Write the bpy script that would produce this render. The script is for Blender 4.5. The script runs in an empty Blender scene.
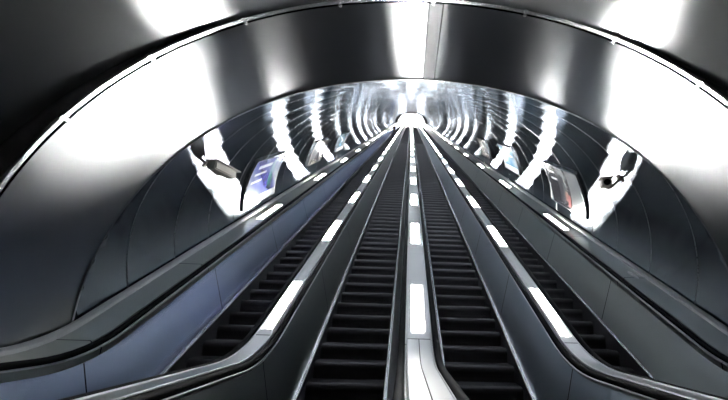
import bpy, bmesh, math, random
from mathutils import Vector, Matrix
random.seed(7)
scn = bpy.context.scene
COL = scn.collection
PI = math.pi
T30, C30, S30 = math.tan(PI/6), math.cos(PI/6), 0.5
Z0 = 1.44                       # eye height above the lower landing floor (z = 0)

# ------------------------------------------------------------------ helpers
def link(o, parent=None):
    COL.objects.link(o)
    if parent is not None:
        o.parent = parent
    return o

def mesh_obj(name, verts, faces, mats, parent=None, smooth=False, fmat=None, org=None):
    """verts are world points; org = world origin of the object's parent (or of the object itself)."""
    me = bpy.data.meshes.new(name)
    o = bpy.data.objects.new(name, me)
    off = Vector(org) if org is not None else Vector((0, 0, 0))
    me.from_pydata([tuple(Vector(v) - off) for v in verts], [], faces)
    if not isinstance(mats, (list, tuple)):
        mats = [mats]
    for m in mats:
        me.materials.append(m)
    if fmat is not None:
        for p, i in zip(me.polygons, fmat):
            p.material_index = i
    if smooth:
        for p in me.polygons:
            p.use_smooth = True
    bm = bmesh.new(); bm.from_mesh(me)
    bmesh.ops.recalc_face_normals(bm, faces=bm.faces)
    bm.to_mesh(me); bm.free()
    me.update()
    link(o, parent)
    if parent is None and org is not None:
        o.location = off
    return o

def sharp(o, ang=35):
    """smooth shading with hard edges above an angle"""
    bm = bmesh.new(); bm.from_mesh(o.data)
    for f in bm.faces: f.smooth = True
    for e in bm.edges:
        e.smooth = not (len(e.link_faces) == 2 and e.calc_face_angle(0) > math.radians(ang))
    bm.to_mesh(o.data); bm.free()
    return o

def thing(name, label, cat, loc, group=None):
    o = bpy.data.objects.new(name, None)
    o.empty_display_size = .2
    o.location = loc
    o['label'] = label; o['category'] = cat
    if group: o['group'] = group
    return link(o)

def tag(o, label, cat, group=None, kind=None):
    o['label'] = label; o['category'] = cat
    if group: o['group'] = group
    if kind: o['kind'] = kind
    return o

def struct(o, label, cat):
    o['kind'] = 'structure'; o['label'] = label; o['category'] = cat
    return o

class MB:
    """collects boxes, prisms and tubes into one mesh"""
    def __init__(s): s.v = []; s.f = []
    def add(s, v, f):
        n = len(s.v); s.v += [tuple(x) for x in v]; s.f += [tuple(i+n for i in q) for q in f]
    def hexa(s, p):             # 8 points: bottom ring 0-3, top ring 4-7
        s.add(p, [(0,3,2,1),(4,5,6,7),(0,1,5,4),(1,2,6,5),(2,3,7,6),(3,0,4,7)])
    def box(s, c, d, R=None):
        h = [Vector((x*d[0]/2, y*d[1]/2, z*d[2]/2)) for z in (-1,1) for x,y in ((-1,-1),(1,-1),(1,1),(-1,1))]
        if R is not None: h = [R @ q for q in h]
        s.hexa([Vector(c)+q for q in h])
    def tube(s, a, b, r0, r1=None, n=14):
        r1 = r0 if r1 is None else r1
        a, b = Vector(a), Vector(b); d = (b-a).normalized()
        x = d.orthogonal().normalized(); y = d.cross(x)
        v = [a+(x*math.cos(2*PI*i/n)+y*math.sin(2*PI*i/n))*r0 for i in range(n)]
        v += [b+(x*math.cos(2*PI*i/n)+y*math.sin(2*PI*i/n))*r1 for i in range(n)]
        f = [(i,(i+1)%n,n+(i+1)%n,n+i) for i in range(n)]
        f += [tuple(range(n-1,-1,-1)), tuple(range(n,2*n))]
        s.add(v, f)
    def build(s, name, mats, parent=None, org=None, smooth=False):
        return mesh_obj(name, s.v, s.f, mats, parent, smooth, None, org)

# ------------------------------------------------------------------ materials
def nodes(name):
    m = bpy.data.materials.new(name); m.use_nodes = True
    nt = m.node_tree; nt.nodes.clear()
    out = nt.nodes.new('ShaderNodeOutputMaterial')
    return m, nt, out

def N(nt, kind, **kw):
    n = nt.nodes.new(kind)
    for k, v in kw.items():
        if k in n.inputs: n.inputs[k].default_value = v
        else: setattr(n, k, v)
    return n

def steel(name, col, rough, aniso=0.0, tang=None, bump=0.0, bscale=(1,1,1), joint=None, rvar=.15, spec_noise=40.0, metallic=1.0, bnscale=1.0, wide=None):
    m, nt, out = nodes(name)
    if aniso:                   # brushed sheet: Beckmann lobe, spread along the tangent
        b = N(nt, 'ShaderNodeBsdfAnisotropic', distribution='BECKMANN', Roughness=rough, Anisotropy=aniso)
        b.inputs['Color'].default_value = (*col, 1)
    else:
        b = N(nt, 'ShaderNodeBsdfPrincipled', Metallic=metallic, Roughness=rough)
        b.inputs['Base Color'].default_value = (*col, 1)
    nt.links.new(b.outputs[0], out.inputs[0])
    pos = N(nt, 'ShaderNodeNewGeometry')
    mp = N(nt, 'ShaderNodeMapping'); mp.inputs['Scale'].default_value = bscale
    nt.links.new(pos.outputs['Position'], mp.inputs[0])
    if rvar:
        nz = N(nt, 'ShaderNodeTexNoise', Scale=spec_noise, Detail=3.0)
        nt.links.new(mp.outputs[0], nz.inputs['Vector'])
        mr = N(nt, 'ShaderNodeMapRange')
        mr.inputs['To Min'].default_value = rough*(1-rvar); mr.inputs['To Max'].default_value = rough*(1+rvar)
        nt.links.new(nz.outputs[0], mr.inputs[0]); nt.links.new(mr.outputs[0], b.inputs['Roughness'])
    if bump:
        nb = N(nt, 'ShaderNodeTexNoise', Scale=bnscale, Detail=1.5)
        nt.links.new(pos.outputs['Position'], nb.inputs['Vector'])
        bp = N(nt, 'ShaderNodeBump', Strength=1.0, Distance=bump)
        nt.links.new(nb.outputs[0], bp.inputs['Height']); nt.links.new(bp.outputs[0], b.inputs['Normal'])
    if aniso:
        tv = N(nt, 'ShaderNodeCombineXYZ')
        axis = tang if tang != 'round' else (0, C30, S30)
        for i in range(3): tv.inputs[i].default_value = axis[i]
        if tang == 'round':     # brushed along the tunnel: highlights spread around its girth
            cr = N(nt, 'ShaderNodeVectorMath', operation='CROSS_PRODUCT')
            nt.links.new(pos.outputs['True Normal'], cr.inputs[0]); nt.links.new(tv.outputs[0], cr.inputs[1])
            nt.links.new(cr.outputs[0], b.inputs['Tangent'])
        else:
            nt.links.new(tv.outputs[0], b.inputs['Tangent'])
    if joint:                   # dark hairline joint every `period` metres along the run
        period, phase, w = joint
        sp = N(nt, 'ShaderNodeSeparateXYZ'); nt.links.new(pos.outputs['Position'], sp.inputs[0])
        a = N(nt, 'ShaderNodeMath', operation='SUBTRACT'); a.inputs[1].default_value = phase
        nt.links.new(sp.outputs[1], a.inputs[0])
        d = N(nt, 'ShaderNodeMath', operation='DIVIDE'); d.inputs[1].default_value = period
        nt.links.new(a.outputs[0], d.inputs[0])
        fr = N(nt, 'ShaderNodeMath', operation='FRACT'); nt.links.new(d.outputs[0], fr.inputs[0])
        lt = N(nt, 'ShaderNodeMath', operation='LESS_THAN'); lt.inputs[1].default_value = w/period
        nt.links.new(fr.outputs[0], lt.inputs[0])
        mx = N(nt, 'ShaderNodeMix', data_type='RGBA')
        mx.inputs['A'].default_value = (*col, 1); mx.inputs['B'].default_value = (.02, .02, .022, 1)
        nt.links.new(lt.outputs[0], mx.inputs['Factor']); nt.links.new(mx.outputs['Result'], b.inputs['Color' if aniso else 'Base Color'])
    if wide:                    # a second, wider lobe: the faint haze of worn brushed sheet
        g = N(nt, 'ShaderNodeBsdfAnisotropic', distribution='GGX', Roughness=wide[0], Anisotropy=wide[1])
        g.inputs['Color'].default_value = (*col, 1)
        nt.links.new(tv.outputs[0], g.inputs['Tangent'])
        ms = N(nt, 'ShaderNodeMixShader'); ms.inputs[0].default_value = wide[2]
        nt.links.new(b.outputs[0], ms.inputs[1]); nt.links.new(g.outputs[0], ms.inputs[2])
        nt.links.new(ms.outputs[0], out.inputs[0])
    return m

def plain(name, col, rough=.5, metallic=0.0, nscale=8, nvar=.12, spec=.5):
    m, nt, out = nodes(name)
    b = N(nt, 'ShaderNodeBsdfPrincipled', Metallic=metallic, Roughness=rough)
    b.inputs['Specular IOR Level'].default_value = spec
    nt.links.new(b.outputs[0], out.inputs[0])
    pos = N(nt, 'ShaderNodeNewGeometry')
    nz = N(nt, 'ShaderNodeTexNoise', Scale=nscale, Detail=4.0)
    nt.links.new(pos.outputs['Position'], nz.inputs['Vector'])
    mx = N(nt, 'ShaderNodeMix', data_type='RGBA')
    mx.inputs['A'].default_value = (*[c*(1-nvar) for c in col], 1)
    mx.inputs['B'].default_value = (*[min(1, c*(1+nvar)) for c in col], 1)
    nt.links.new(nz.outputs[0], mx.inputs['Factor']); nt.links.new(mx.outputs['Result'], b.inputs['Base Color'])
    return m

def emit(name, col, strength):
    m, nt, out = nodes(name)
    e = N(nt, 'ShaderNodeEmission', Strength=strength); e.inputs[0].default_value = (*col, 1)
    nt.links.new(e.outputs[0], out.inputs[0])
    return m

E_DECK, E_OUT, E_HALL = 190.0, 120.0, 16.0
M = dict(
    ring   = steel('brushed_steel_ring', (.56,.57,.58), .235, aniso=-.62, tang=(0,1,0), rvar=.1, bump=.004, bnscale=1.3, wide=(.30, -.68, .28)),
    hall   = steel('brushed_steel_hall_vault', (.56,.57,.58), .173, aniso=-.42, tang=(0,1,0), rvar=.1, bump=.004, bnscale=1.3, wide=(.42, -.35, .45)),
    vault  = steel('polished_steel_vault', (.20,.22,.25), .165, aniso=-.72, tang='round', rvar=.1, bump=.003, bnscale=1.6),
    seam   = steel('dark_seam_steel', (.10,.10,.11), .35),
    face   = steel('step_face_steel', (.45,.45,.46), .45),
    strip  = steel('wall_strip_steel', (.80,.80,.77), .45, rvar=0),
    bead   = steel('bright_bead_steel', (.85,.86,.87), .30, rvar=0),
    deckc  = steel('central_deck_steel', (.92,.93,.93), .36, rvar=0, joint=(2.70, 4.30, .012)),
    vseam  = steel('vault_seam_steel', (.30,.31,.32), .28),
    crown  = steel('crown_strip_steel', (.30,.30,.31), .42),
    gap    = plain('dark_gap', (.008,.008,.009), .7),
    trim   = steel('bright_trim_steel', (.72,.73,.74), .22),
    deck   = steel('deck_steel', (.70,.71,.71), .30, rvar=0, joint=(2.70, 4.30, .012)),
    panel  = steel('side_panel_steel', (.30,.32,.32), .34, joint=(2.16, 3.93, .015), bump=.002),
    blue   = steel('bluish_side_panel_steel', (.66,.72,.92), .16, aniso=-.47, tang=(0,C30,S30), joint=(2.16, 3.93, .015), bump=.002, rvar=.1),
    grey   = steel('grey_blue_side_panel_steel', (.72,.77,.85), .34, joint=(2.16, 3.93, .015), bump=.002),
    panel2 = steel('right_side_panel_steel', (.44,.46,.45), .32, joint=(2.16, 3.93, .015), bump=.002),
    ledge  = steel('ledge_steel', (.60,.61,.56), .3, joint=(1.8, 4.1, .012)),
    skirt  = steel('skirt_steel', (.80,.80,.82), .22),
    rubber = plain('black_handrail_rubber', (.007,.007,.008), .6, nscale=30, spec=.06),
    step   = plain('dark_step_metal', (.085,.083,.09), .55, .12, nscale=20),
    comb   = plain('comb_plate_metal', (.35,.35,.34), .4, .9, nscale=20),
    floor  = plain('polished_granite_floor', (.20,.19,.18), .25, nscale=60, nvar=.35),
    plaster= plain('white_hall_plaster', (.82,.82,.82), .8),
    darkw  = plain('dark_end_wall', (.10,.10,.11), .5),
    cam    = plain('beige_camera_paint', (.42,.40,.36), .45),
    skin   = plain('skin', (.55,.36,.28), .5),
    coat   = plain('dark_coat_cloth', (.03,.03,.04), .9),
    jeans  = plain('dark_blue_cloth', (.03,.04,.08), .9),
    hair   = plain('dark_hair', (.02,.015,.012), .6),
    cap    = plain('pale_glint_paint', (.8,.8,.78), .4),  # pale colour of the highlight painted on the right ledge
    lens   = emit('deck_light_lens', (1.0,.99,.96), E_DECK),
    lens2  = emit('ledge_light_lens', (1.0,.99,.96), E_OUT),
    hlamp  = emit('hall_light_lens', (1.0,.98,.96), E_HALL),
)

# ------------------------------------------------------------------ the run of the escalators
CH = 2.389                     # eye to deck line, square to the slope
ZH = -.465 + Z0                # deck height over the lower landing
ZB = -CH/C30 + Z0              # deck line: z = ZB + y tan30
YB = (ZH-ZB)/T30               # lower bend
TL = 96.0                      # length of the slope
YT = C30*TL + CH*S30           # upper bend
ZT = ZB + YT*T30

def fillet(y0, z0, a0, a1, R, n=8):
    """points of an arc joining directions a0 and a1 at the corner (y0, z0)"""
    L = R*math.tan(abs(a1-a0)/2); s = 1 if a1 > a0 else -1
    p = Vector((y0-L*math.cos(a0), z0-L*math.sin(a0)))
    c = p + Vector((-math.sin(a0), math.cos(a0)))*R*s
    return [(c.x+R*math.sin(a)*s, c.y-R*math.cos(a)*s) for a in [a0+(a1-a0)*i/n for i in range(n+1)]]

Y_START = 1.0
def run(seg=3.0, y0=Y_START, top=2.5):
    pts = [(y0, ZH), (2.4, ZH)]
    pts += fillet(YB, ZH, 0, PI/6, 1.9)
    up = fillet(YT, ZT, PI/6, 0, 1.9)
    a, b = pts[-1], up[0]
    n = int((b[0]-a[0])/seg)
    pts += [(a[0]+(b[0]-a[0])*i/n, a[1]+(b[1]-a[1])*i/n) for i in range(1, n)]
    pts += up + [(YT+top, ZT)]
    return pts
RUN = run()

def sweep(name, prof, mat, parent, org, path=RUN, closed=True, hard=30, caps=True):
    """prof: list of (x, h); h is measured straight up from the deck line"""
    v, f, n = [], [], len(prof)
    for (y, z) in path:
        v += [(x, y, z+h) for x, h in prof]
    for i in range(len(path)-1):
        for j in range(n if closed else n-1):
            a, b = i*n+j, i*n+(j+1) % n
            f.append((a, b, b+n, a+n))
    if closed and caps:
        f.append(tuple(range(n-1, -1, -1))); f.append(tuple(range(len(v)-n, len(v))))
    return sharp(mesh_obj(name, v, f, mat, parent, org=org), hard)

def slope_pt(t, h=0.0):        # a point of the deck line, t metres along the slope from the eye's foot
    return C30*t + CH*S30, S30*t - CH*C30 + Z0 + h

# ------------------------------------------------------------------ vault
A, B, K, ZC = 3.771, 3.146, 2.081, -.3031 + Z0      # outline of the tunnel: a slightly squared ellipse
Y_SEAM, Y_BEND, SC = 3.2266, 4.3747, 1.0158         # ring from its near edge to its far edge
TT = math.tan(.095)                                  # the joints lean towards the landing
LOW = -.35
KINK = .013
def profile_even(n, A, B, K):
    raw = [(A, LOW), (A, LOW/2)]
    for i in range(721):
        th = PI*i/720; c, s = math.cos(th), math.sin(th)
        raw.append((A*math.copysign(abs(c)**(2/K), c), B*abs(s)**(2/K)))
    raw += [(-A, LOW/2), (-A, LOW)]
    raw = [(x, h-KINK*abs(x)*math.exp(-(x/.9)**2) if h > 1 else h) for x, h in raw]   # halves meet at the crown strip
    L = [0]
    for a, b in zip(raw, raw[1:]): L.append(L[-1]+math.dist(a, b))
    out, j = [], 0
    for i in range(n+1):
        t = L[-1]*i/n
        while j < len(L)-2 and L[j+1] < t: j += 1
        k = (t-L[j])/(L[j+1]-L[j]) if L[j+1] > L[j] else 0
        out.append((raw[j][0]+(raw[j+1][0]-raw[j][0])*k, raw[j][1]+(raw[j+1][1]-raw[j][1])*k))
    return out
NP = 120
PR = profile_even(NP, A, B, K)                       # far edge of the ring and the sloping vault
PO = profile_even(NP, A*SC, B*SC, K)                 # near edge of the ring
PH = profile_even(NP, 4.22, B*SC, 1.97)              # landing vault, wider than the ring
def pnorm(pr):
    out = []
    for i in range(len(pr)):
        a, b = pr[max(0, i-1)], pr[min(len(pr)-1, i+1)]
        d = Vector((b[0]-a[0], b[1]-a[1])).normalized()
        out.append((-d.y, d.x))                      # points inwards
    return out
NR, NO, NH = pnorm(PR), pnorm(PO), pnorm(PH)

def lofted(name, rows, mat):
    """rows of equally many world points"""
    v, f, m = [], [], len(rows[0])
    for r in rows: v += r
    for i in range(len(rows)-1):
        for j in range(m-1):
            a = i*m+j; f.append((a, a+1, a+m+1, a+m))
    return mesh_obj(name, v, f, mat, smooth=True)

def joint_row(pr, y, zc=ZC):                         # a row of points in the leaning plane of a joint
    return [Vector((x, y-h*TT, zc+h)) for x, h in pr]

def arch_band(name, pr, nr, y0, y1, d0, d1, mat, off=Vector((0, 0, 0))):
    """a strip following the vault outline; d = distance inwards from it"""
    v, f, m = [], [], len(pr)
    for (x, h), (nx, nz) in zip(pr, nr):
        for (y, d) in ((y0, d0), (y1, d0), (y1, d1), (y0, d1)):
            v.append(Vector((x+nx*d, y-h*TT, ZC+h+nz*d))+off)
    for j in range(m-1):
        for k in range(4):
            a, b = j*4+k, j*4+(k+1) % 4
            f.append((a, b, b+4, a+4))
    f += [(0,1,2,3), tuple(range(len(v)-4, len(v)))]
    return sharp(mesh_obj(name, v, f, mat), 40)

Y_BACK = -7.0
near = joint_row(PH, Y_SEAM-.03)
struct(lofted('ceiling', [[Vector((p.x, p.y+(Y_BACK-p.y)*i/40, p.z)) for p in near] for i in range(41)], M['hall']),
       'brushed steel vault over the lower landing, nearest the camera', 'vault')
ro, ri = joint_row(PO, Y_SEAM+.022), joint_row(PR, Y_BEND)
struct(lofted('ceiling.001', [[a.lerp(b, i/8) for a, b in zip(ro, ri)] for i in range(9)], M['ring']),
       'wide brushed steel ring between the landing and the sloping tunnel', 'vault')
struct(lofted('trim_1', [joint_row(PO, Y_SEAM-.02), joint_row([(x*1.004, h+.01) for x, h in PH], Y_SEAM-.02)], M['face']),
       'dark steel step where the landing vault widens behind the ring', 'step')
struct(arch_band('trim_2', PO, NO, Y_SEAM-.05, Y_SEAM-.012, -.02, .010, M['trim']),
       'bright steel strip edging the vault seam', 'strip')
struct(arch_band('trim_6', PO, NO, Y_SEAM-.014, Y_SEAM+.022, -.05, -.02, M['gap']),
       'dark groove arching across the near vault beside the bright strip', 'groove')
struct(arch_band('trim_3', PR, NR, Y_BEND-.012, Y_BEND+.012, -.02, .014, M['trim']),
       'thin bright lip where the steel ring meets the sloping tunnel', 'strip')
# joint cover strip along the crown of the ring
mb = MB()
for x0, x1, d in ((-.06, -.035, .016), (-.035, .035, .008), (.035, .06, .016)):
    p = []
    for e in (.01, -d):
        (ya, za), (yb, zb) = (Y_SEAM-B*SC*TT+.02, ZC+B*SC+e), (Y_BEND-B*TT, ZC+B+e)
        p += [(x0+.03, ya, za), (x1+.03, ya, za), (x1+.03, yb, zb), (x0+.03, yb, zb)]
    mb.hexa(p)
cs_ = MB()
for x0 in (-.045, .093):
    p = []
    for e in (.005, -.004):
        (ya, za), (yb, zb) = (Y_SEAM-B*SC*TT+.02, ZC+B*SC+e), (Y_BEND-B*TT, ZC+B+e)
        p += [(x0, ya, za), (x0+.014, ya, za), (x0+.014, yb, zb), (x0, yb, zb)]
    cs_.hexa(p)
struct(cs_.build('trim_8', M['gap']), 'dark joints on both sides of the crown strip', 'joint')
struct(mb.build('trim_4', M['crown']), 'straight steel cover strip along the crown of the ring', 'strip')
# clips that hold the seam strip
mb = MB()
for j in range(6, NP-5, 9):
    (x, h), (nx, nz) = PO[j], NO[j]
    mb.box((x, Y_SEAM-.02-h*TT, ZC+h), (.03, .09, .03), Matrix.Rotation(-math.atan2(nz, nx), 3, 'Y'))
struct(mb.build('trim_5', M['trim']), 'small steel clips set along the vault seam', 'clips')

# sloping vault: bands of one metre square to the slope, each slightly dished
U = Vector((0, C30, S30))
EYE = Vector((0, 0, Z0))
BASE = joint_row(PR, Y_BEND)
def vault_pt(j, t, o=0.0):
    p = BASE[j]; s = max(0.0, t-(p-EYE).dot(U))
    q = p+U*s
    return Vector((q.x+NR[j][0]*o, q.y-NR[j][1]*o*S30, q.z+NR[j][1]*o*C30))
def slope_vault():
    v, f, fm, m = [], [], [], len(PR)
    rnd = random.Random(3)
    rows = []
    t0 = .53
    for b in range(int(TL-t0)+2):
        ta = t0+b
        ns = 8 if b < 24 else (4 if b < 50 else 2)
        pill = PILL + rnd.uniform(-.25, .4)*PILL
        ph = [rnd.uniform(0, 2*PI) for _ in range(3)]
        rows.append((ta, None, None, 1))
        for i in range(ns+1):
            s = .012+(1-.024)*i/ns
            rows.append((ta+s, pill*4*s*(1-s), ph, 0))
    for (t, off, ph, gap) in rows:
        for j in range(m):
            o = -.02 if gap else -off + RIP*(1.2*math.sin(j*.35+ph[0]) + .9*math.sin(j*.8+ph[1]))
            v.append(vault_pt(j, t, o))
    for i in range(len(rows)-1):
        g = 1 if (rows[i][3] or rows[i+1][3]) else 0
        for j in range(m-1):
            a = i*m+j
            f.append((a, a+1, a+m+1, a+m)); fm.append(g)
    o = mesh_obj('ceiling.002', v, f, [M['vault'], M['vseam']], smooth=True, fmat=fm)
    bm = bmesh.new(); bm.from_mesh(o.data)
    bmesh.ops.dissolve_degenerate(bm, dist=1e-5, edges=bm.edges)
    for e in bm.edges:
        if len(e.link_faces) == 2 and e.link_faces[0].material_index != e.link_faces[1].material_index: e.smooth = False
    bm.to_mesh(o.data); bm.free()
    return o
PILL, RIP = .0018, .001
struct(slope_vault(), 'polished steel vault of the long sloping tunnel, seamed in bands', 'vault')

# lower landing floor and the wall behind the camera
mb = MB(); mb.box((0, (Y_BACK+3.7)/2, -.05), (2*A+1.2, 3.7-Y_BACK, .1))
struct(mb.build('floor', M['floor']), 'polished stone floor of the lower landing', 'floor')
mb = MB(); mb.box((0, Y_BACK-.1, 2.3), (2*A+1.4, .2, 4.9))
struct(mb.build('wall_back', M['darkw']), 'dark end wall of the lower hall', 'wall')
# low walls under the vault springing
for sx, nm in ((-1, 'wall_left'), (1, 'wall_right')):
    mb = MB(); mb.box((sx*4.38, (Y_BACK+3.1)/2, .42), (.04, 3.1-Y_BACK, .84))
    struct(mb.build(nm, M['ledge']), 'low steel wall of the landing under the vault', 'wall')

# ------------------------------------------------------------------ upper hall
HZ = ZT - .97
Y_H = YT + 1.0
mb = MB(); mb.box((0, Y_H+7.5, HZ-.05), (9, 15, .1))
struct(mb.build('floor.001', M['plaster']), 'pale floor of the upper hall far up the tunnel', 'floor')
mb = MB(); mb.box((0, Y_H+15, HZ+3), (9, .2, 6.2))
struct(mb.build('wall_front', M['plaster']), 'white end wall of the upper hall at the top', 'wall')
for sx, nm in ((-1, 'wall_left.001'), (1, 'wall_right.001')):
    mb = MB(); mb.box((sx*4.5, Y_H+5.5, HZ+3), (.2, 19, 6.2))
    struct(mb.build(nm, M['plaster']), 'white side wall of the upper hall', 'wall')
mb = MB(); mb.box((0, Y_H+5.5, HZ+5.3), (9, 19, .2))
struct(mb.build('ceiling.003', M['plaster']), 'white ceiling of the bright upper hall', 'ceiling')
end = [vault_pt(j, TL+1.4) for j in range(len(PR))]
v, f = [], []
for p, (nx, nz) in zip(end, NR):
    for (s_, d) in ((0, -.06), (.3, -.06), (.3, .30), (0, .30)):
        v.append(p+U*s_+Vector((nx*d, -nz*d*S30, nz*d*C30)))
for j in range(len(end)-1):
    for k in range(4):
        q, w_ = j*4+k, j*4+(k+1) % 4
        f.append((q, w_, w_+4, q+4))
struct(sharp(mesh_obj('trim_7', v, f, M['seam']), 40), 'dark arch framing the upper end of the tunnel', 'arch')
cz = sum((p for p in end), Vector())/len(end)
struct(lofted('wall_front.001', [[p+U*.1 for p in end], [cz+(p-cz)*1.45+U*.1 for p in end]], M['plaster']), 'white wall around the upper mouth of the tunnel', 'wall')
for i in range(4):
    for sx in (-1, 1):
        y = Y_H+2+3.4*i
        t = thing('ceiling_light', '%s white ceiling light of the %s pair in the upper hall' % ('left' if sx < 0 else 'right', ('first', 'second', 'third', 'last')[i]),
                  'light', (sx*2, y, HZ+5.2), 'ceiling lights of the upper hall')
        mb = MB(); mb.box((sx*2, y, HZ+5.15), (1.5, 2.4, .06)); mb.build('frame', M['trim'], t, t.location)
        mb = MB(); mb.box((sx*2, y, HZ+5.11), (1.4, 2.3, .03)); mb.build('diffuser', M['hlamp'], t, t.location)

# ------------------------------------------------------------------ balustrades with their decks and lights
def light(parent, org, x, w, ta, tb, mat):
    (y0, z0), (y1, z1) = slope_pt(ta), slope_pt(tb)
    mb = MB(); p = []
    for h in (-.01, .012):
        p += [(x-w/2, y0, z0+h), (x+w/2, y0, z0+h), (x+w/2, y1, z1+h), (x-w/2, y1, z1+h)]
    mb.hexa(p)
    return mb.build('deck_light', mat, parent, org)

def deck_between(name, label, xa, xb, sa, sb, ma, mbm, lx, lw=.135, dm='deck', group='balustrades between the escalators'):
    """xa < xb outer edges of the handrails, sa/sb where the side panels meet the skirts"""
    org = ((xa+xb)/2, Y_START, 0)
    t = thing(name, label, 'balustrade', org, group)
    g = .088                                   # room taken by a handrail
    dk = sweep('deck', [(xa+.015, -.05), (xa+g, -.05), (xa+g, .004), (xa+g+.012, .012), (xb-g-.012, .012), (xb-g, .004), (xb-g, -.05), (xb-.015, -.05), (xb-.015, -.12), (xa+.015, -.12)], M[dm], t, org)
    for q in (xa+g+.006, xb-g-.006):             # bright bead between deck and handrail
        sweep('edge_bead', [(q+.007*math.cos(2*PI*i/8), .012+.009*math.sin(2*PI*i/8)) for i in range(8)], M['bead'], dk, org)
    sweep('side_panel', [(xa+.02, -.055), (xa+.05, -.055), (sa+.03, -.80), (sa, -.80)], ma, t, org)
    sweep('side_panel', [(xb-.02, -.055), (xb-.05, -.055), (sb-.03, -.80), (sb, -.80)], mbm, t, org)
    # rounded end towards the landing
    mb = MB(); mb.hexa([(xa+.02, Y_START-.02, ZH-.97), (xb-.02, Y_START-.02, ZH-.97), (xb-.02, Y_START+.02, ZH-.97), (xa+.02, Y_START+.02, ZH-.97),
                        (xa+.02, Y_START-.02, ZH-.06), (xb-.02, Y_START-.02, ZH-.06), (xb-.02, Y_START+.02, ZH-.06), (xa+.02, Y_START+.02, ZH-.06)])
    mb.build('end_cap', M['panel'], t, org)
    k = 0
    while 3.62+3.12*k+1.3 < TL-1:
        light(t, org, lx, lw, 3.62+3.12*k, 4.93+3.12*k, M['lens']); k += 1
    return t

centre = deck_between('escalator_balustrade', 'central steel balustrade with a bright lit deck between the two middle escalators', -.224, .224, -.342, .342, M['panel'], M['panel'], 0, .16, 'deckc')
deck_between('escalator_balustrade', 'steel balustrade with lit deck left of the middle escalators', -1.862, -1.508, -2.02, -1.341, M['panel'], M['panel'], -1.70)
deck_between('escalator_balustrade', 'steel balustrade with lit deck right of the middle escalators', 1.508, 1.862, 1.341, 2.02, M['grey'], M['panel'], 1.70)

sweep('deck_joint', [(-.004, .0135), (.004, .0135), (.004, .010), (-.004, .010)], M['gap'], centre, (0, Y_START, 0), path=[p for p in RUN if p[0] < 4.4])

def deck_outer(sx, label, mat):
    org = (sx*3.45, Y_START, 0)
    t = thing('wall_balustrade', label, 'balustrade', org, 'balustrades along the tunnel walls')
    X = lambda x: sx*x
    sweep('ledge', [(X(3.31), -.05), (X(3.31), .002), (X(3.33), .012), (X(3.74), .012), (X(3.74), -.12), (X(3.2), -.12), (X(3.2), -.05)], M['ledge'], t, org)
    sweep('wall_strip', [(X(3.66), .012), (X(3.67), .05), (X(3.70), .07), (X(3.745), .07), (X(3.745), .012)], M['strip'], t, org)
    sweep('side_panel', [(X(3.23), -.055), (X(3.26), -.055), (X(3.0), -.80), (X(2.97), -.80)], mat, t, org)
    k = 0
    while 7.98+5.07*k+1.4 < TL-1:
        light(t, org, X(3.42), .12, 7.98+5.07*k, 9.32+5.07*k, M['lens2']); k += 1
    return t
deck_outer(-1, 'blue-tinted steel balustrade and lit ledge along the left wall', M['blue'])
right_wall = deck_outer(1, 'grey steel balustrade and lit ledge along the right wall', M['panel2'])

# pale oval disc on the right ledge, its colour stands in for a lamp highlight
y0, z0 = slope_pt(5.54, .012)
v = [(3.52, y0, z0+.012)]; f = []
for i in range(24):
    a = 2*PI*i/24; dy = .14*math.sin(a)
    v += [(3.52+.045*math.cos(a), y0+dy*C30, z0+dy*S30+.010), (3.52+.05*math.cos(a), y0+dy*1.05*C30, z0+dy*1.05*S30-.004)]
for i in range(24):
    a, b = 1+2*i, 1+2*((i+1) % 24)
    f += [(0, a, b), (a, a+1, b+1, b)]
mesh_obj('oval_glint', v, f, M['cap'], right_wall, True, org=right_wall.location)

# ------------------------------------------------------------------ escalators
CN = 3.2                       # eye to step noses, square to the slope
def nose(t): return C30*t + CN*S30, S30*t - CN*C30 + Z0
T_FIRST, P = 3.08, .40         # first nose and pitch along the slope
STEP_D, STEP_R = P*C30, P*S30

def step_mesh(w):
    prof = [(STEP_D+.02, 0), (.060, 0), (.034, -.006), (.014, -.022), (.002, -.048), (0, -.075), (.008, -.11), (.012, -.15), (.008, -STEP_R-.005), (.05, -STEP_R-.005), (STEP_D+.02, -.04)]
    ncl = 48
    xs = []
    for i in range(ncl):
        x0 = -w/2 + w*i/ncl; d = w/ncl
        xs += [(x0, 1), (x0+d*.5, 1), (x0+d*.5, 0), (x0+d, 0)]
    xs.append((w/2, 1))
    v, f, n = [], [], len(prof)
    for x, up in xs:
        for k, (y, z) in enumerate(prof):
            if not up:
                if k <= 1: z -= .007
                elif k <= 8: y += .006
            v.append((x, y, z))
    for i in range(len(xs)-1):
        for k in range(n):
            a, b = i*n+k, i*n+(k+1) % n
            f.append((a, b, b+n, a+n))
    f += [tuple(range(n)), tuple(range(len(v)-n, len(v)))]
    me = bpy.data.meshes.new('step'); me.from_pydata(v, [], f); me.materials.append(M['step']); me.update()
    return me

def rail_profile(xc):
    w, pts = .036, []
    for i in range(9):
        a = PI*i/8
        pts.append((xc+w*math.cos(a), -.012+.034*math.sin(a)))
    return pts + [(xc-w*.75, -.034), (xc+w*.75, -.034)]

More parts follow.
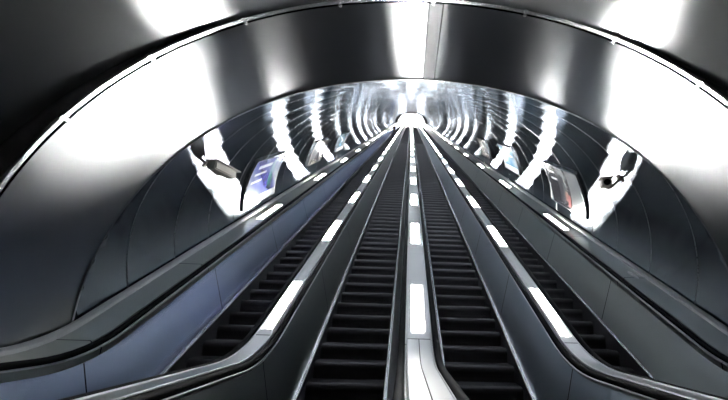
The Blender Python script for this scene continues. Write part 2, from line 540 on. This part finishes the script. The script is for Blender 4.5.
def handrail(parent, org, xc):
    """rubber loop: slope, lower landing, and round the newel end"""
    path = [p for p in RUN]
    prof = rail_profile(xc)
    v, f, n = [], [], len(prof)
    R = .26
    rows = []
    for i in range(9):                           # turn down round the end, seen from its lower lip
        a = PI*(1-i/9)
        rows.append((Y_START-R*math.sin(a), ZH-R+R*math.cos(PI-a)*-1, a))
    rows = [(Y_START-R*math.sin(PI*i/9), ZH-R-R*math.cos(PI*i/9), PI*i/9) for i in range(9)]
    for (y, z, a) in rows:
        oy, oz = -math.sin(a), -math.cos(a)      # outward direction
        v += [(x, y+oy*h, z+oz*h) for x, h in prof]
    for (y, z) in path:
        v += [(x, y, z+h) for x, h in prof]
    for i in range(len(rows)+len(path)-1):
        for j in range(n):
            a, b = i*n+j, i*n+(j+1) % n
            f.append((a, b, b+n, a+n))
    f.append(tuple(range(n-1, -1, -1))); f.append(tuple(range(len(v)-n, len(v))))
    o = sharp(mesh_obj('handrail', v, f, M['rubber'], parent, org=org), 50)
    # steel guide on which the belt slides
    sweep('handrail_guide', [(xc-.030, -.036), (xc+.030, -.036), (xc+.037, -.041), (xc+.037, -.048), (xc+.030, -.053), (xc-.030, -.053), (xc-.037, -.048), (xc-.037, -.041)], M['bead'], o, org)
    return o

def escalator(label, x0, x1, ra, rb):
    """x0 < x1 skirts, ra / rb handrail centre lines"""
    xc, w = (x0+x1)/2, x1-x0-.03
    org = (xc, 3.8, 0)
    t = thing('escalator', label, 'escalator', org, 'the four parallel escalators')
    for x, s in ((x0, 1), (x1, -1)):
        sweep('skirt', [(x+s*(.004+.030*math.sin(PI*i/8)), -.785+.026*math.cos(PI*i/8)) for i in range(9)] + [(x-s*.02, -.811), (x-s*.02, -.759)], M['skirt'], t, org,
              path=[p for p in RUN])
        sweep('skirt_base', [(x-s*.03, -.81), (x+s*.012, -.81), (x+s*.012, -1.25), (x-s*.03, -1.25)], M['step'], t, org, path=[p for p in RUN if p[0] > 3.9])
    handrail(t, org, ra); handrail(t, org, rb)
    me = step_mesh(w)
    total = int((TL-T_FIRST)/P)-2
    first = bpy.data.objects.new('step', me); link(first, t)
    y, z = nose(T_FIRST); first.location = Vector((xc, y, z))-Vector(org)
    for k in range(1, 100):
        o = first.copy(); COL.objects.link(o); o.parent = t
        y, z = nose(T_FIRST+P*k); o.location = Vector((xc, y, z))-Vector(org)
    v, f = [], []
    for k in range(100, total):
        y, z = nose(T_FIRST+P*k); n = len(v)
        for x in (xc-w/2, xc+w/2):
            v += [(x, y+STEP_D+.02, z), (x, y, z), (x, y+.02, z-.1), (x, y+.005, z-STEP_R-.005), (x, y+STEP_D, z-.06)]
        f += [(n+k2, n+(k2+1) % 5, n+5+(k2+1) % 5, n+5+k2) for k2 in range(5)] + [tuple(range(n, n+5)), tuple(range(n+5, n+10))]
    o = mesh_obj('step_band', v, f, M['step'], t, org=org); o['kind'] = 'stuff'
    # comb plate and the flat lead-in
    mb = MB(); mb.box((xc, 3.55, .005), (w, 1.1, .03))
    for i in range(24):
        mb.box((xc-w/2+w*(i+.5)/24, 4.13, .0), (w/48, .1, .03))
    mb.build('comb_plate', M['comb'], t, org)
    return t

escalator('leftmost escalator, dark empty steps beside the blue-tinted wall balustrade', -2.98, -2.02, -3.25, -1.825)
escalator('second escalator from the left, dark steps left of the bright central balustrade', -1.341, -.342, -1.545, -.187)
escalator('third escalator from the left, dark steps right of the bright central balustrade', .342, 1.341, .187, 1.545)
escalator('rightmost escalator, dark steps beside the grey right wall balustrade', 2.02, 2.98, 1.825, 3.25)

# ------------------------------------------------------------------ posters on the walls
def wall_pt(sx, t, h, d=0.0):
    """a point of the sloping wall: t metres up the slope, h above the springing, d off the wall"""
    x = A*(1-(max(h, 0)/B)**K)**(1/K)
    nx, nz = x**(K-1)/A**K, (max(h, 1e-6)**(K-1))/B**K
    l = math.hypot(nx, nz); nx, nz = nx/l, nz/l
    p = Vector((x, Y_BEND-h*TT, ZC+h)); p += U*(t-(p-EYE).dot(U))
    p += Vector((-nx, nz*S30, -nz*C30))*d
    return Vector((sx*p.x, p.y, p.z))

def patch(name, sx, t0, t1, h0, h1, d0, d1, mat, parent, org, n=8):
    v, f = [], []
    for d in (d0, d1):
        for i in range(n+1):
            h = h0+(h1-h0)*i/n
            v += [wall_pt(sx, t0, h, d), wall_pt(sx, t1, h, d)]
    m = 2*(n+1)
    for i in range(n):
        a = 2*i
        f += [(a, a+1, a+3, a+2), (m+a, m+a+2, m+a+3, m+a+1), (a, a+2, m+a+2, m+a), (a+1, m+a+1, m+a+3, a+3)]
    f += [(0, m, m+1, 1), (2*n, 2*n+1, m+2*n+1, m+2*n)]
    return sharp(mesh_obj(name, v, f, mat, parent, org=org), 30)

def picture(name, c0, c1, c2, scale, tilt):
    """printed sheet: soft diagonal fields of colour"""
    m, nt, out = nodes(name)
    b = N(nt, 'ShaderNodeBsdfPrincipled', Roughness=.25)
    nt.links.new(b.outputs[0], out.inputs[0])
    pos = N(nt, 'ShaderNodeNewGeometry')
    mp = N(nt, 'ShaderNodeMapping'); mp.inputs['Rotation'].default_value = tilt; mp.inputs['Scale'].default_value = scale
    nt.links.new(pos.outputs['Position'], mp.inputs[0])
    nz = N(nt, 'ShaderNodeTexNoise', Scale=1.0, Detail=2.0); nt.links.new(mp.outputs[0], nz.inputs['Vector'])
    cr = N(nt, 'ShaderNodeValToRGB')
    e = cr.color_ramp.elements
    e[0].position = .36; e[0].color = (*c0, 1); e[1].position = .62; e[1].color = (*c2, 1)
    k = e.new(.5); k.color = (*c1, 1)
    nt.links.new(nz.outputs[0], cr.inputs[0]); nt.links.new(cr.outputs[0], b.inputs['Base Color'])
    return m
PIC = [picture('blue_lilac_print', (0.030,0.030,0.126), (0.090,0.102,0.225), (0.216,0.240,0.285), (.5,.5,2.2), (.5,0,0)),
       picture('dark_figure_print', (0.009,0.009,0.012), (0.036,0.036,0.042), (0.135,0.144,0.150), (1.0,2.6,.6), (0,0,0)),
       picture('pale_blue_print', (0.045,0.126,0.225), (0.120,0.204,0.270), (0.255,0.276,0.285), (.6,.6,1.2), (.3,0,0)),
       picture('grey_brown_print', (0.030,0.027,0.027), (0.084,0.075,0.072), (0.186,0.180,0.174), (1.2,1.4,.6), (0,0,0))]
INK = {k: plain('ink_'+k, c, .3, nscale=12) for k, c in dict(white=(0.255,0.261,0.270), teal=(0.015,0.075,0.084), dark=(0.012,0.012,0.015), skin=(0.11,0.065,0.05), red=(0.105,0.024,0.021), pale=(0.085,0.092,0.10), blue=(0.030,0.036,0.144)).items()}

def poster(sx, t0, t1, h0, h1, pic, label, marks=()):
    org = wall_pt(sx, t0, h0)
    t = thing('wall_poster', label, 'poster', org, 'advertising posters along the tunnel walls')
    pp = patch('poster_panel', sx, t0, t1, h0, h1, .0, .03, PIC[pic], t, org)
    w = .022
    for nm, a in (('frame_rail', (t0-w, t1+w, h0-w, h0)), ('frame_rail', (t0-w, t1+w, h1, h1+w)), ('frame_stile', (t0-w, t0, h0, h1)), ('frame_stile', (t1, t1+w, h0, h1))):
        patch(nm, sx, *a, .0, .045, M['trim'], t, org)
    for nm, ta, tb, ha, hb, ink in marks:
        dt, dh = t1-t0, h1-h0
        patch(nm, sx, t0+dt*ta, t0+dt*tb, h0+dh*ha, h0+dh*hb, .03, .033, INK[ink], pp, org)
    return t

poster(-1, 7.92, 9.8, .30, 1.47, 0, 'blue and lilac poster, nearest on the left wall',
       (('print_band', .0, 1, .0, .16, 'white'), ('headline', .18, .62, .80, .87, 'white'), ('headline', .14, .5, .66, .71, 'white'), ('headline', .1, .42, .50, .55, 'white'), ('print_figure', .66, .76, .30, .92, 'teal'), ('print_figure', .70, .82, .22, .5, 'dark')))
poster(1, 7.78, 9.82, .44, 1.50, 1, 'dark poster with a standing figure, nearest on the right wall',
       (('print_field', .02, .34, .02, .98, 'pale'), ('print_figure', .50, .66, .10, .80, 'dark'), ('print_face', .42, .52, .18, .42, 'skin'), ('print_figure', .36, .44, .05, .36, 'red'), ('headline', .62, .86, .62, .68, 'white'), ('headline', .70, .92, .80, .85, 'white')))
poster(1, 12.9, 14.9, .60, 1.60, 2, 'pale blue poster, second along the right wall',
       (('print_band', .0, 1, .0, .2, 'white'), ('headline', .2, .7, .6, .66, 'white')))
poster(-1, 13.0, 14.9, .60, 1.50, 3, 'grey brown poster, second along the left wall',
       (('print_field', .1, .5, .2, .85, 'pale'), ('print_figure', .55, .7, .1, .8, 'dark')))
poster(1, 18.0, 19.9, .60, 1.50, 3, 'small greyish poster, third along the right wall', (('print_field', .1, .5, .2, .85, 'pale'),))
poster(-1, 18.0, 19.9, .60, 1.50, 2, 'small bluish poster, third along the left wall', (('print_band', .0, 1, .0, .2, 'white'),))

# ------------------------------------------------------------------ cameras on wall brackets
def frame_at(p, fwd):
    f = Vector(fwd).normalized(); r = f.cross(Vector((0, 0, 1))).normalized(); u = r.cross(f)
    return Matrix((r, f, u)).transposed()            # x right, y forward, z up
def security_camera(sx, t, h, fwd, label, L=.42):
    foot = wall_pt(sx, t, h, .0); head = wall_pt(sx, t, h, .26)
    o = thing('security_camera', label, 'security camera', foot, 'cameras on the tunnel walls')
    mb = MB(); n = (head-foot).normalized()
    mb.tube(foot-n*.01, foot+n*.018, .075, n=20); mb.build('wall_plate', M['cam'], o, foot)
    mb = MB(); k = foot+n*.17+Vector((0, 0, -.05)); mb.tube(foot+n*.01, k, .022); mb.tube(k, head, .022); mb.build('bracket_arm', M['cam'], o, foot)
    R = frame_at(head, fwd); q = lambda *v: head+R @ Vector(v)
    mb = MB(); mb.box(q(0, 0, .07), (.15, L, .13), R)
    hs = mb.build('housing', M['cam'], o, foot)
    bm = bmesh.new(); bm.from_mesh(hs.data); bmesh.ops.bevel(bm, geom=bm.edges[:], offset=.018, segments=3, affect='EDGES'); bm.to_mesh(hs.data); bm.free(); sharp(hs, 40)
    mb = MB(); mb.box(q(0, .03, .145), (.19, L+.08, .014), R); mb.build('sun_hood', M['cam'], hs, foot)
    mb = MB(); mb.tube(q(0, L/2-.005, .07), q(0, L/2+.03, .07), .05, n=20); mb.build('lens', M['rubber'], hs, foot)
    return o
security_camera(-1, 5.62, 1.76, (.15, .95, .05), 'beige camera on a bracket on the left wall, pointing up the tunnel', .5)
security_camera(1, 5.85, 1.74, (-.35, -.9, -.2), 'beige camera on a bracket on the right wall, facing the landing', .36)

# ------------------------------------------------------------------ passengers far up the left escalator
def passenger(x, t, label, coat, legs, hair, turn=0.0, bag=False):
    y, z = nose(t); y += .16
    foot = Vector((x, y, z))
    root = None
    J = dict(pel=(0,0,.90), bel=(0,.0,1.05), che=(0,.0,1.28), nec=(0,.01,1.43), hea=(0,-.005,1.52), top=(0,.0,1.62),
             hl=(-.09,0,.86), kl=(-.10,-.03,.47), al=(-.10,.01,.07), tl=(-.11,-.13,.035), hr=(.09,0,.86), kr=(.10,-.02,.47), ar=(.10,.02,.07), tr=(.11,-.12,.035),
             sl=(-.18,.0,1.36), el=(-.235,.02,1.08), wl=(-.22,-.09,.85), fl=(-.21,-.13,.77), sr=(.18,.0,1.36), er=(.235,.02,1.08), wr=(.22,-.09,.85), fr=(.21,-.13,.77))
    rad = dict(pel=.135, bel=.13, che=.15, nec=.055, hea=.085, top=.075, hl=.09, kl=.062, al=.045, tl=.035, hr=.09, kr=.062, ar=.045, tr=.035,
               sl=.065, el=.05, wl=.034, fl=.03, sr=.065, er=.05, wr=.034, fr=.03)
    E = [('pel','bel'),('bel','che'),('che','nec'),('nec','hea'),('hea','top'),('pel','hl'),('hl','kl'),('kl','al'),('al','tl'),('pel','hr'),('hr','kr'),('kr','ar'),('ar','tr'),
         ('che','sl'),('sl','el'),('el','wl'),('wl','fl'),('che','sr'),('sr','er'),('er','wr'),('wr','fr')]
    keys = list(J); me = bpy.data.meshes.new('person')
    me.from_pydata([J[k] for k in keys], [(keys.index(a), keys.index(b)) for a, b in E], [])
    o = bpy.data.objects.new('person', me); COL.objects.link(o)
    md = o.modifiers.new('s', 'SKIN')
    for k, sv in zip(keys, me.skin_vertices[0].data): sv.radius = (rad[k], rad[k]*(.72 if k in ('pel','bel','che') else 1)); sv.use_root = (k == 'pel')
    o.modifiers.new('b', 'SUBSURF').levels = 2
    dg = bpy.context.evaluated_depsgraph_get(); dg.update()
    me2 = bpy.data.meshes.new_from_object(o.evaluated_get(dg)); o.modifiers.clear(); o.data = me2
    me2.materials.clear()
    for m in (M['skin'], coat, legs, M['rubber']): me2.materials.append(m)
    for p in me2.polygons:
        c = p.center; p.use_smooth = True
        p.material_index = 3 if c.z < .085 else 2 if (c.z < .80 and abs(c.x) < .17) else 0 if (c.z > 1.42 and abs(c.x) < .14) or (abs(c.x) > .15 and c.z < .85) else 1
    o.location = foot; o.rotation_euler = (0, 0, turn)
    tag(o, label, 'person', 'passengers far up the left escalator')
    bm = bmesh.new(); bmesh.ops.create_uvsphere(bm, u_segments=16, v_segments=10, radius=.105)
    for v in bm.verts: v.co = Vector((v.co.x*.86, v.co.y*.98+.012, v.co.z*1.05+1.575)); 
    bmesh.ops.delete(bm, geom=[v for v in bm.verts if v.co.z < 1.50 or (v.co.y < -.055 and v.co.z < 1.60)], context='VERTS')
    mh = bpy.data.meshes.new('hair'); bm.to_mesh(mh); bm.free(); mh.materials.append(hair)
    h = bpy.data.objects.new('hair', mh); link(h, o)
    return o
passenger(-2.28, T_FIRST+P*110, 'person in a dark coat standing on the left escalator, nearer of the two', M['coat'], M['jeans'], M['hair'], PI)
passenger(-2.62, T_FIRST+P*137, 'person in black standing higher on the left escalator', M['rubber'], M['coat'], M['hair'], PI)

# ------------------------------------------------------------------ camera
cam = bpy.data.cameras.new('camera'); co = bpy.data.objects.new('camera', cam); COL.objects.link(co)
F, PX, PY, YAW, PIT, ROLL = 374.457, 418.611, 213.457, .031, .264, .028
fwd = Vector((math.sin(YAW)*math.cos(PIT), math.cos(YAW)*math.cos(PIT), math.sin(PIT)))
r = Vector((math.cos(YAW), -math.sin(YAW), 0)); up = r.cross(fwd)
r2 = r*math.cos(ROLL)+up*math.sin(ROLL); up2 = -r*math.sin(ROLL)+up*math.cos(ROLL)
mw = Matrix((r2, up2, -fwd)).transposed().to_4x4(); mw.translation = Vector((-.175, 0, Z0))
co.matrix_world = mw
cam.sensor_width = 36; cam.lens = F/728*36
cam.shift_x = -(PX-364)/728; cam.shift_y = (PY-200)/728
cam.clip_start = .02; cam.clip_end = 400
scn.camera = co

w = bpy.data.worlds.new('world'); scn.world = w; w.use_nodes = True
w.node_tree.nodes['Background'].inputs[0].default_value = (0, 0, 0, 1)
scn.view_settings.view_transform = 'Standard'; scn.view_settings.look = 'None'
scn.view_settings.gamma = 1; scn.view_settings.use_curve_mapping = False
scn.view_settings.exposure = .4
scn.cycles.max_bounces = 16; scn.cycles.glossy_bounces = 12; scn.cycles.diffuse_bounces = 4
